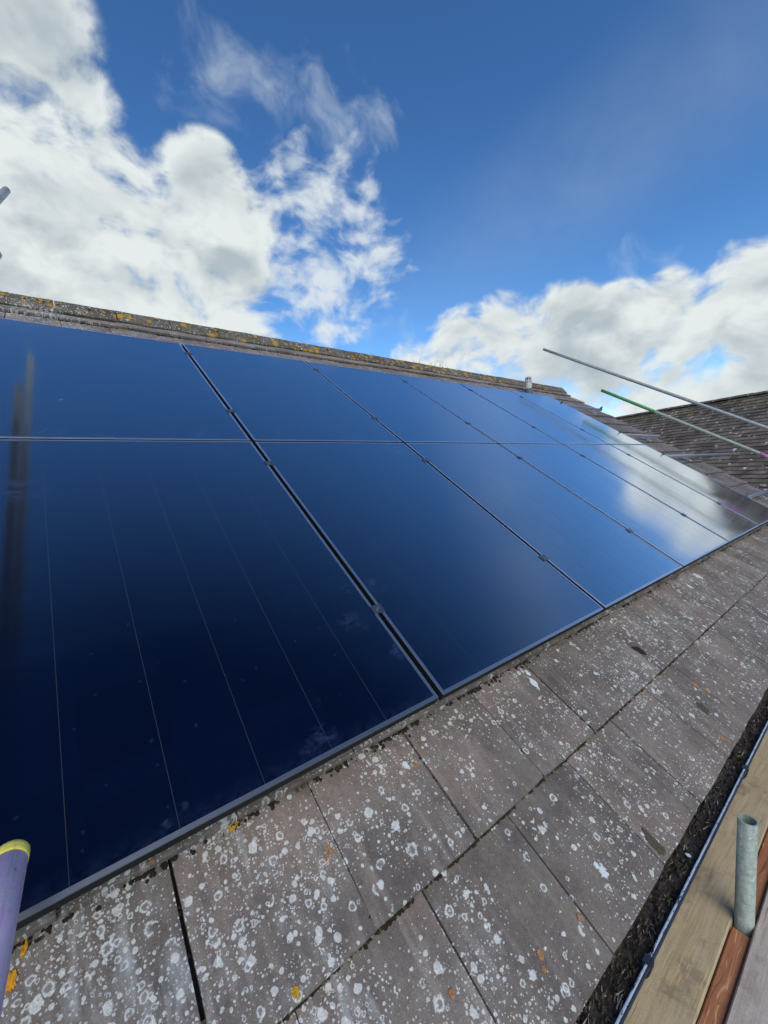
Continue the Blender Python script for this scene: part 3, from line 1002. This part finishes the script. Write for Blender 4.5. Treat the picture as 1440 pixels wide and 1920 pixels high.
def hook_mesh():
    mb = MB()
    path = [(.030, -.052), (.030, -.085), (.015, -.098), (-.02, -.100), (-.045, -.098), (-.06, -.108), (-.055, -.118), (-.02, -.119), (.05, -.120), (.10, -.122)]
    r = []
    for i, (y, z) in enumerate(path):
        r.append([(-.016, y, z), (.016, y, z), (.016, y + .002, z + .005), (-.016, y + .002, z + .005)])
    mb.rings(r)
    mb.face(r[0])
    mb.face(r[-1][::-1])
    return mb.mesh('roof_hook', M_HOOK)


ME_HOOK = hook_mesh()
for i, (v, ue, lab) in enumerate([(.39, 8.3, 'lowest aluminium mounting rail, under the lower panel row near the eaves'),
                                  (1.46, 9.6, 'long aluminium mounting rail sticking out well past the roof verge'),
                                  (2.135, 7.46, 'aluminium mounting rail ending near the verge, under the foot of the upper row'),
                                  (3.22, 7.28, 'highest aluminium mounting rail, under the upper panel row by the ridge')]):
    rail = empty('mounting_rail', W(0, v, -FH - .001), (TH, 0, 0), lab, 'rail', 'mounting rails')
    mb = MB()
    us = -1.55
    mb.rings([[(us, y, z) for y, z in rail_prof], [(ue, y, z) for y, z in rail_prof]])
    mb.face([(us, y, z) for y, z in rail_prof][::-1])
    mb.face([(ue, y, z) for y, z in rail_prof])
    mb.build('rail_bar', M_RAIL, rail)
    for s in range(5):
        c1 = put('clamp', ME_CLAMP, rail, ((PW + G) * s, rnd.uniform(-.01, .01), FH + .001), (0, 0, rnd.uniform(-.05, .05)))
        put('bolt', ME_BOLT, c1)
    c1 = put('end_clamp', ME_END, rail, ((PW + G) * 5 - .010 + .004, 0, FH + .001))
    put('bolt', ME_BOLT, c1, (.007, 0, .036))
    if v > 3:
        c1 = put('end_clamp', ME_END, rail, (7.22, 0, FH - .005))
    for uh in (-1.3, 6.28, 6.95):
        put('roof_hook', ME_HOOK, rail, (uh, -.03, FH + .010))

# ----------------------------------------------------------------- soil vent pipe
vp = W(5.82, 3.90, -.13)
vent = empty('vent_pipe', vp, (0, 0, 0), 'pale grey vent pipe with slotted cowl standing by the ridge', 'vent pipe')
M_VENT = simple('grey_vent_plastic', (.52, .52, .50), .55, 0, 14, .2)
M_LEAD = simple('dark_flashing', (.10, .115, .115), .6, .2, 20, .2)
MB().tube((0, 0, -.02), (0, 0, .19), .055, .050, 20).build('pipe', M_VENT, vent, smooth=False)
mb = MB()
mb.rings([[(math.cos(a) * r, math.sin(a) * r, z) for a in [2 * math.pi * i / 20 for i in range(20)]] for r, z in ((.070, -.06), (.063, .075), (.0565, .082))])
mb.build('collar', M_LEAD, vent)
MB().box((-.18, -.20, -.006), (.18, .16, .004)).build('flashing', M_LEAD, vent, loc=(0, 0, 0), rot=(TH, 0, 0))
M_COWL = simple('vent_cowl', (.40, .41, .41), .55)
cowl = MB()
cowl.tube((0, 0, .188), (0, 0, .215), .062, .052, 20)
cowl.rings([[(math.cos(a) * r, math.sin(a) * r, z) for a in [2 * math.pi * i / 20 for i in range(20)]] for r, z in ((.052, .265), (.050, .278), (.040, .290), (.02, .296), (.001, .297))])
cw_ = cowl.build('cowl', M_COWL, vent)
bar = MB().box((-.007, -.003, 0), (.007, .003, .058))
bme = bar.mesh('cowl_bar', M_COWL)
for i in range(8):
    a = 2 * math.pi * i / 8
    put('cowl_bar', bme, cw_, (math.cos(a) * .053, math.sin(a) * .053, .211), (0, 0, a + math.pi / 2))

# ----------------------------------------------------------------- weeds on the ridge
for i, (x, n_) in enumerate(((3.55, 3), (3.85, 4), (4.12, 5), (4.5, 2))):
    mb = MB()
    base = Vector((0, 0, 0))
    for j in range(n_):
        a = rnd.uniform(0, 6.28)
        h = rnd.uniform(.05, .13)
        lean = rnd.uniform(.2, .8) * h
        x0_ = rnd.uniform(-.10, .10)
        rg = []
        for k in range(5):
            s = k / 4
            c3 = Vector((x0_ + math.cos(a) * lean * s * s, math.sin(a) * lean * s * s, h * s))
            r = .0032 * (1 - s * .7)
            rg.append([c3 + Vector((r * math.cos(q), r * math.sin(q), 0)) for q in (0, 2.1, 4.2)])
        mb.rings(rg)
    o = mb.build('weed', simple('dry_weed', (.13, .10, .05), .9), None, loc=(x, RW.y, RW.z + .048))
    tag(o, ['short dry weed on the ridge, farthest left of the four', 'dry weed on the ridge, second from the left', 'tallest tuft of dry weed sprouting from the ridge', 'sparse dry weed on the ridge, nearest the vent pipe'][i], 'weed', 'weeds on the ridge')


# ----------------------------------------------------------------- scaffold tubes
def tube_obj(name, p0, p1, mat, label, bands=(), group=None, r=.02415, couplers=()):
    """scaffold tube from its free end p0 to p1; bands = (from, to, material, part name)"""
    p0, p1 = Vector(p0), Vector(p1)
    L_ = (p1 - p0).length
    q = (p1 - p0).to_track_quat('Z', 'Y')
    e = empty(name, p0, q.to_euler(), label, 'scaffold tube', group)
    MB().tube((0, 0, 0), (0, 0, L_), r, r - .004, 28, 6).build('tube', mat, e, smooth=False)
    for i, (a, b, mt, nm) in enumerate(bands):
        MB().tube((0, 0, a), (0, 0, b), r + .0009 + .0003 * i, r - .0045 if a <= 0 else r - .001, 28, 3).build(nm, mt, e)
    for ch in e.children:
        for pl in ch.data.polygons:
            pl.use_smooth = abs(pl.normal.z) < .5
    return e


def rake(u, y, z, ang, ln, du=0.0):
    a = math.radians(ang)
    return (u, y, z), (u + du * ln, y - math.cos(a) * ln, z - math.sin(a) * ln)


a, b = rake(6.979, 3.72, 3.048, 30.2, 5.6)
tube_obj('raking_tube', a, b, M_GALV, 'plain silver scaffold tube sloping above the verge, the higher of two', (), 'raking scaffold tubes')
a, b = rake(6.866, 2.539, 2.005, 30.7, 4.4)
tube_obj('raking_tube', a, b, M_GALVG, 'silver scaffold tube with green painted end and pink band, lower of two', ((-.0005, .98, M_GREENP, 'green_band'), (2.50, 2.80, M_PINKP, 'pink_band')), 'raking scaffold tubes')
a, b = rake(-1.013, 3.521, 3.055, 32.0, 4.6, -.03)
tube_obj('raking_tube', a, b, M_GALV, 'grey scaffold tube end poking in at the upper left, against cloud', (), 'raking scaffold tubes')
a, b = rake(-1.066, 2.548, 2.147, 28.0, 3.4, -.03)
tube_obj('raking_tube', a, b, M_GALV, 'grey scaffold tube end just showing at the left edge, below another', (), 'raking scaffold tubes')
p = CAM + px_dir(19, 1606) / px_dir(19, 1606).dot(-BACK) * .66
tube_obj('transom_tube', p, p + Vector((-.030, -1.0, .05)) * 1.1, M_PURPLE, 'worn purple scaffold tube with yellow painted end at lower left', ((-.0005, .022, M_YELLOWP, 'yellow_band'),))
# upright between the boards
tube_obj('scaffold_upright', (.639, -.635, -.375), (.639 + .005, -.635, GZ), M_GALVG, 'open-topped greenish galvanised upright standing between the scaffold boards')

# ----------------------------------------------------------------- scaffold boards
def board(name, u0, u1, y0, y1, ztop, mat, label, group='scaffold boards'):
    mb = MB()
    nx = 60
    rows = []
    for i in range(nx + 1):
        x = u0 + (u1 - u0) * i / nx
        dz_ = .0025 * mnoise.noise(Vector((x * 1.3, y0 * 9, 3)))
        dy = .0025 * mnoise.noise(Vector((x * 2.1, y1 * 7, 8)))
        b = .004
        rows.append([(x, y0 + dy, -.038 + dz_), (x, y0 + dy, -b + dz_), (x, y0 + b + dy, dz_), (x, (y0 + y1) / 2, dz_ + .001), (x, y1 - b + dy, dz_), (x, y1 + dy, -b + dz_), (x, y1 + dy, -.038 + dz_)])
    mb.rings(rows)
    mb.face(rows[0])
    mb.face(rows[-1][::-1])
    o = mb.build(name, mat, None, loc=(0, 0, ztop))
    return tag(o, label, 'board', group)


board('scaffold_board', -2.6, 8.6, -.6105, -.3855, -.720, M_BOARD_TAN, 'tan weathered scaffold board lying beside the gutter')
board('timber_strip', -2.6, .600, -.6575, -.6130, -.7225, M_BOARD_RED, 'narrow red-brown timber between tan and grey boards, on the near side of the upright', 'red-brown timbers between the boards')
board('timber_strip', .678, 3.6, -.6575, -.6130, -.7235, M_BOARD_RED, 'narrow red-brown timber between tan and grey boards, beyond the upright', 'red-brown timbers between the boards')
board('scaffold_board', -2.6, 3.9, -.8850, -.6605, -.705, M_BOARD_GREY, 'grey weathered scaffold board at the lower right corner')
# what the boards rest on
tr = empty('board_bearer', (2.2, -.9, -.768 - .0245), (0, 0, 0), 'galvanised scaffold tube under the boards', 'scaffold tube')
MB().tube((0, -.5, 0), (0, .60, 0), .02415, .020, 20).build('tube', M_GALV, tr)

# ----------------------------------------------------------------- neighbouring house
AZ = math.radians(21)
rd = Vector((math.sin(AZ), math.cos(AZ), 0))                 # along its ridge, away from us
fd = Vector((-math.cos(AZ), math.sin(AZ), 0))                # horizontally down the slope facing us
P2 = Vector((14.03, 1.73, 2.337))
nb = empty('neighbour_house', (P2.x, P2.y, GZ), (0, 0, -AZ), 'neighbouring house with dark brown tiled roof dotted with white lichen', 'house')
# local frame: x = right (= -fd), y = along ridge
NP = math.radians(40)
NL0, NL1 = -9.0, 5.2
RUN = 4.6
hr = P2.z - GZ
m, t, bs = material('brown_plain_tile')
pos = t.n('ShaderNodeTexCoord').outputs['Object']
n1 = t.noise(pos, 1.4, 4.0, .6)
n2 = t.noise(pos, 14.0, 4.0, .7)
c = t.mix(t.ss(n1, .35, .65), (.125, .092, .068), (.19, .145, .108))
c = t.mix(t.m('MULTIPLY', t.ss(n2, .4, .7), .5), c, (.060, .048, .040))
vo = t.n('ShaderNodeTexVoronoi', {'Vector': t.vm('ADD', pos, t.vm('SCALE', t.noise(pos, 30, 2, color=True), scale=.03)), 'Scale': 7.5}, voronoi_dimensions='3D')
vs = t.n('ShaderNodeSeparateColor', {0: vo.outputs['Color']})
sp = t.m('MULTIPLY', t.ss(vo.outputs['Distance'], t.lin(vs.outputs[0], 0, 1, .12, .34), t.lin(vs.outputs[0], 0, 1, .08, .24)), t.m('GREATER_THAN', vs.outputs[1], .30))
c = t.mix(t.m('MULTIPLY', sp, .9), c, (.52, .50, .47))
vo2 = t.n('ShaderNodeTexVoronoi', {'Vector': pos, 'Scale': 14.0}, voronoi_dimensions='3D')
c = t.mix(t.m('MULTIPLY', t.m('MULTIPLY', t.ss(vo2.outputs['Distance'], .22, .12), t.ss(n1, .45, .6)), .6), c, (.42, .41, .38))
zz = t.n('ShaderNodeSeparateXYZ', {0: pos}).outputs[2]
c = t.mix(t.m('MULTIPLY', t.m('MULTIPLY', t.ss(zz, hr - .55, hr - .02), t.ss(n2, .45, .6)), .75), c, (.13, .095, .03))
t.put(bs, 'Base Color', c)
t.put(bs, 'Roughness', .9)
bump(t, bs, n2, .4, .004)
M_PLAIN = m
M_PLAINS = [M_PLAIN]
for q_ in (.62, 1.35):
    m2 = m.copy()
    nt = m2.node_tree
    b2 = [n_ for n_ in nt.nodes if n_.type == 'BSDF_PRINCIPLED'][0]
    src = b2.inputs['Base Color'].links[0].from_socket
    mul = nt.nodes.new('ShaderNodeMix')
    mul.data_type, mul.blend_type = 'RGBA', 'MULTIPLY'
    mul.inputs[0].default_value = 1.0
    nt.links.new(src, mul.inputs[6])
    mul.inputs[7].default_value = (q_, q_ * .97, q_ * .93, 1)
    nt.links.new(mul.outputs[2], b2.inputs['Base Color'])
    M_PLAINS.append(m2)
sl = RUN / math.cos(NP)
mb = MB()
cp, sp_ = math.cos(NP), math.sin(NP)


def NS(y, s, n):
    """neighbour slope: y along ridge, s down from the ridge, n out of the slope"""
    return (-s * cp - n * sp_, y, hr - s * sp_ + n * cp)


mb.face([NS(NL0, .05, -.02), NS(NL1, .05, -.02), NS(NL1, sl, -.02), NS(NL0, sl, -.02)])
mb.face([(0.02, NL0, hr - .03), (RUN, NL0, hr - sl * sp_), (RUN, NL1, hr - sl * sp_), (0.02, NL1, hr - .03)])
nroof = mb.build('roof', M_PLAIN, nb)
mb = MB()
ng = .138
tw = .165
ncourse = int(sl / ng)
for k in range(ncourse):
    s0 = .02 + k * ng
    y = NL0 + (tw / 2 if k % 2 else 0)
    while y < NL1:
        j = rnd.uniform(-.006, .006) + (.03 if rnd.random() < .012 else 0)
        lift = .022 + rnd.uniform(-.003, .005)
        a_, b_ = y + .002, min(y + tw - .002, NL1)
        p = [NS(a_, s0, .004), NS(b_, s0, .004), NS(b_, s0 + ng + .012 + j, lift), NS(a_, s0 + ng + .012 + j, lift)]
        q = [NS(a_, s0 + ng + .012 + j, lift - .019), NS(b_, s0 + ng + .012 + j, lift - .019)]
        mi_ = rnd.choice((0, 0, 0, 1, 2))
        mb.face(p[::-1], mi_)
        mb.face([p[3], p[2], q[1], q[0]][::-1], mi_)
        y += tw
o = mb.build('roof_tiles', M_PLAINS, nroof)
tag(o, kind='stuff')
mb = MB()
rg_me = []
y = NL0
mbp = [(math.sin(a) * .12, math.cos(a) * .09 - .035) for a in [math.radians(d) for d in (-75, -45, -15, 15, 45, 75)]]
mm = MB()
mm.rings([[(x, yy, z) for x, z in mbp] for yy in (0, .22, .445)], close=False)
mm.face([(x, .445, z) for x, z in mbp])
mm.face([(x, 0, z) for x, z in mbp])
rme = mm.mesh('ridge_tile', M_PLAIN)
while y < NL1 - .2:
    put('ridge_tile', rme, nroof, (0, y, hr + rnd.uniform(-.006, .006)), (rnd.uniform(-.008, .008), 0, 0))
    y += .45
ez = hr - sl * sp_
mb = MB()
lx, rx = -RUN + .3, RUN - .3
mb.face([(lx, NL0 + .1, 0), (rx, NL0 + .1, 0), (rx, NL0 + .1, ez + .2), (0, NL0 + .1, hr - .1), (lx, NL0 + .1, ez + .2)])
mb.face([(rx, NL1 - .1, 0), (lx, NL1 - .1, 0), (lx, NL1 - .1, ez + .2), (0, NL1 - .1, hr - .1), (rx, NL1 - .1, ez + .2)])
mb.face([(lx, NL1 - .1, 0), (lx, NL0 + .1, 0), (lx, NL0 + .1, ez + .2), (lx, NL1 - .1, ez + .2)])
mb.face([(rx, NL0 + .1, 0), (rx, NL1 - .1, 0), (rx, NL1 - .1, ez + .2), (rx, NL0 + .1, ez + .2)])
mb.build('wall', M_BRICK, nb)
